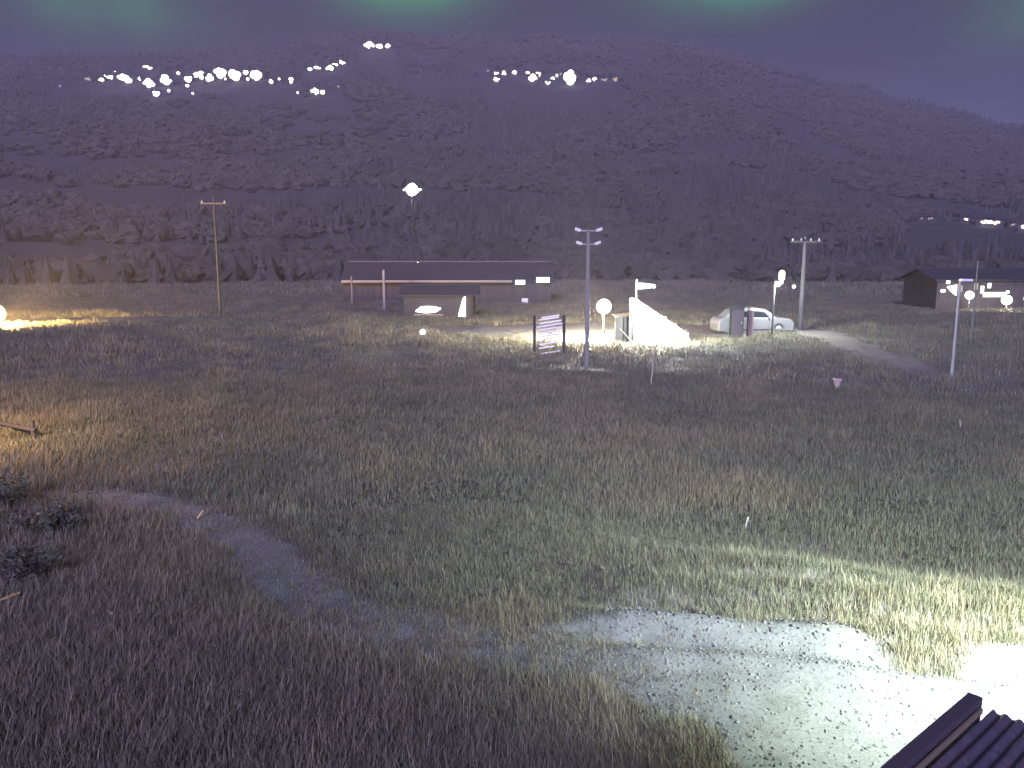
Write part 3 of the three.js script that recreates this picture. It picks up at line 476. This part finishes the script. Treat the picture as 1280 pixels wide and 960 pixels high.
{
  const d = 62, [t, b, xm] = building('garden_shed', 'low dark shed with a glowing window and a lit doorway before the barn', lat(505, d), lat(592, d), d, 3.2, hgt(368, d), hgt(358, d), M.darkWood, M.roof, 'shed');
  const X = (px) => lat(px, d) - xm, Y = (py) => hgt(py, d) - b;
  const lens = new THREE.Shape(); lens.moveTo(-1, -0.12); lens.quadraticCurveTo(-0.3, -0.34, 0.6, -0.18); lens.lineTo(1, 0.1); lens.quadraticCurveTo(0.2, 0.36, -0.6, 0.2); lens.closePath();
  part('window', new THREE.ExtrudeGeometry(lens, { depth: 0.06, bevelEnabled: false }).translate(X(535.5), Y(387), 0.02), M.windowWhite, t);
  part('window_sill', rbox(2.3, 0.07, 0.16, X(536), Y(393.5), 0.06, 0.01), M.paleWood, t);
  const ds = new THREE.Shape([new THREE.Vector2(-0.26, -0.82), new THREE.Vector2(0.3, -0.86), new THREE.Vector2(0.3, 0.8), new THREE.Vector2(0.1, 0.5)]);
  part('doorway', new THREE.ExtrudeGeometry(ds, { depth: 0.05, bevelEnabled: false }).translate(X(577), Y(382), 0.01), M.windowWhite, t);
  part('door', rbox(0.75, 1.7, 0.05, 0.38, 0, 0, 0.01).rotateY(-0.9).translate(X(583), Y(382.5), 0.05), M.darkWood, t);
}
{
  const d = 70, [t, b, xm] = building('dwelling', 'dark house at the right edge with a string of lit windows', lat(1168, d), lat(1330, d), d, 6, hgt(349, d), hgt(337, d), M.wood, M.roof, 'house');
  const X = (px) => lat(px, d) - xm, Y = (py) => hgt(py, d) - b, s = d / FOCAL;
  for (const [px, py, w, h, m] of [[1181, 352, 4, 5, 'windowWhite'], [1175.5, 363.5, 5, 3, 'windowWhite'], [1197, 361, 5, 8, 'windowDim'], [1216, 358, 5, 8, 'windowDim'], [1224, 362, 4, 9, 'windowGreen'], [1232.5, 357, 4, 6, 'windowGreen'], [1240, 368, 28, 5, 'windowWarm'], [1256, 365, 4, 3, 'windowGreen'], [1279, 373, 4, 4, 'windowGreen'], [1276, 392, 4, 5, 'windowDim']]) part('window', rbox(w * s, h * s, 0.05, X(px), Y(py), 0.03 + 0.001 * (px % 7), 0.01), M[m], t);
  const g = new THREE.Shape([new THREE.Vector2(-0.46, 0.28), new THREE.Vector2(0.38, 0.46), new THREE.Vector2(0.4, -0.46), new THREE.Vector2(0.05, -0.22)]);
  part('lit_gable_window', new THREE.ExtrudeGeometry(g, { depth: 0.05, bevelEnabled: false }).translate(X(1186.5), Y(362.5), 0.02), M.windowWhite, t);
  part('window_sill', rbox(30 * s, 0.07, 0.12, X(1240), Y(371.5), 0.06, 0.01), M.paleWood, t);
}
for (const [px, py, s, label] of [[1212, 369, 0.34, 'white globe lamp before the dark house, left of the long window'], [1258.5, 375, 0.4, 'larger white globe lamp before the dark house near the right edge']]) globeLamp('porch_lamp', label, px, py, 68, s, M.lampWhite, [1, 0.9, 0.7, 9, 0, -0.5, 0.3], 0.04);

// ------------------------------------------------------------------ small things in the meadow
{
  const p = ground(1046, 487), t = thing('plant_pot', 'small pale tapered pot standing alone in the dark grass below the path', 'pot', [p[0], p[1], -p[2]]);
  part('pot', new THREE.LatheGeometry([[0.001, 0], [0.09, 0], [0.14, 0.36], [0.17, 0.36], [0.17, 0.44], [0.14, 0.44], [0.12, 0.38], [0.001, 0.36]].map((v) => new THREE.Vector2(...v)), 18), std(0.42, 0.32, 0.3, 0.8), t);
  part('plant', tuft(24, 0.16, 0.08, 0.012).translate(0, 0.37, 0), M.leaf, t);
}
for (const [px, py, l, turn, tilt, label, c] of [[11, 756, 0.3, 0.75, 0.1, 'pale split wood stick lying at the left edge of the dark slope', [0.7, 0.5, 0.2]], [141, 778, 0.17, -1.2, 0.5, 'short pale stick poking from the dark grass right of the brighter one', [0.45, 0.42, 0.25]], [251, 650, 0.2, 1.3, 0.4, 'yellowish stick beside the bend of the gravel drive', [0.6, 0.45, 0.2]], [933, 660, 0.26, 0.9, 0.9, 'pale stick standing up in the grass above the floodlit strip', [0.5, 0.48, 0.4]], [1200, 536, 0.35, 1.5, 1.1, 'pale stub of a stake in the meadow at the right', [0.4, 0.36, 0.3]]]) {
  const p = ground(px, py), t = thing('wood_stick', label, 'stick', [p[0], p[1] + 0.1, -p[2]], turn);
  const m = std(...c, 0.8); part('shaft', rod([-l / 2, 0, 0], [l / 2, 0.02, 0], 0.022, 0.016, 7).rotateZ(tilt), m, t); part('twig', rod([0, 0.01, 0], [l * 0.25, 0.07, 0.05], 0.008, 0.004, 5).rotateZ(tilt), m, t);
}
function shrub(label, px, py, h, w) {
  const p = ground(px, py), t = thing('low_shrub', label, 'shrub', [p[0], p[1], -p[2]], 0, 'shrubs on the dark slope at the left'), stems = [], P = [], I = [];
  for (let k = 0; k < 22; k++) {
    const a = rr(0, 6.28), q = w * Math.sqrt(rnd()), tip = [Math.cos(a) * q, h * rr(0.55, 1), Math.sin(a) * q];
    stems.push(rod([tip[0] * 0.15, -0.1, tip[2] * 0.15], tip, 0.014, 0.004, 5));
    for (let j = 0; j < 60; j++) { const f = Math.pow(rnd(), 0.6), s = rr(0.025, 0.055), c = [tip[0] * (0.15 + 0.85 * f) + rr(-0.12, 0.12), tip[1] * f + rr(-0.1, 0.1), tip[2] * (0.15 + 0.85 * f) + rr(-0.12, 0.12)], u = new THREE.Vector3(rr(-1, 1), rr(-0.5, 1), rr(-1, 1)).normalize(), v = new THREE.Vector3(rr(-1, 1), rr(-1, 1), rr(-1, 1)).cross(u).normalize(), n = P.length / 3; for (const [e, g] of [[-1, 0], [0, 0.45], [1, 0], [0, -0.45]]) P.push(c[0] + s * (u.x * e + v.x * g), Math.max(0.02, c[1] + s * (u.y * e + v.y * g)), c[2] + s * (u.z * e + v.z * g)); I.push(n, n + 1, n + 2, n, n + 2, n + 3); }
  }
  part('stems', stems, M.bark, t);
  const g = new THREE.BufferGeometry(); g.setAttribute('position', new THREE.Float32BufferAttribute(P, 3)); g.setIndex(I); const f = g.toNonIndexed(); f.computeVertexNormals(); part('foliage', f, M.leaf, t);
}
shrub('dark leafy shrub at the left edge just below the orange-lit grass', 8, 640, 0.75, 0.75);
shrub('dark shrub right of the one at the left edge, before the drive', 66, 668, 0.5, 0.6);
shrub('low dark shrub at the left edge above the pale stick', 20, 730, 0.5, 0.6);
{
  const a = ground(-20, 536), b = ground(46, 551), t = thing('fence_rail', 'dark wooden rail on two short posts at the left edge of the meadow', 'fence', [a[0], a[1], -a[2]]);
  const dx = b[0] - a[0], dz = -(b[2] - a[2]);
  part('rail', rod([-0.6, 0.3, -dz * 0.3], [dx, 0.28 + b[1] - a[1], dz], 0.06), M.darkWood, t); for (const f of [0.1, 0.95]) part('post', rod([dx * f, -0.2, dz * f], [dx * f, 0.42, dz * f], 0.06), M.darkWood, t);
}

renderer.render(scene, camera);
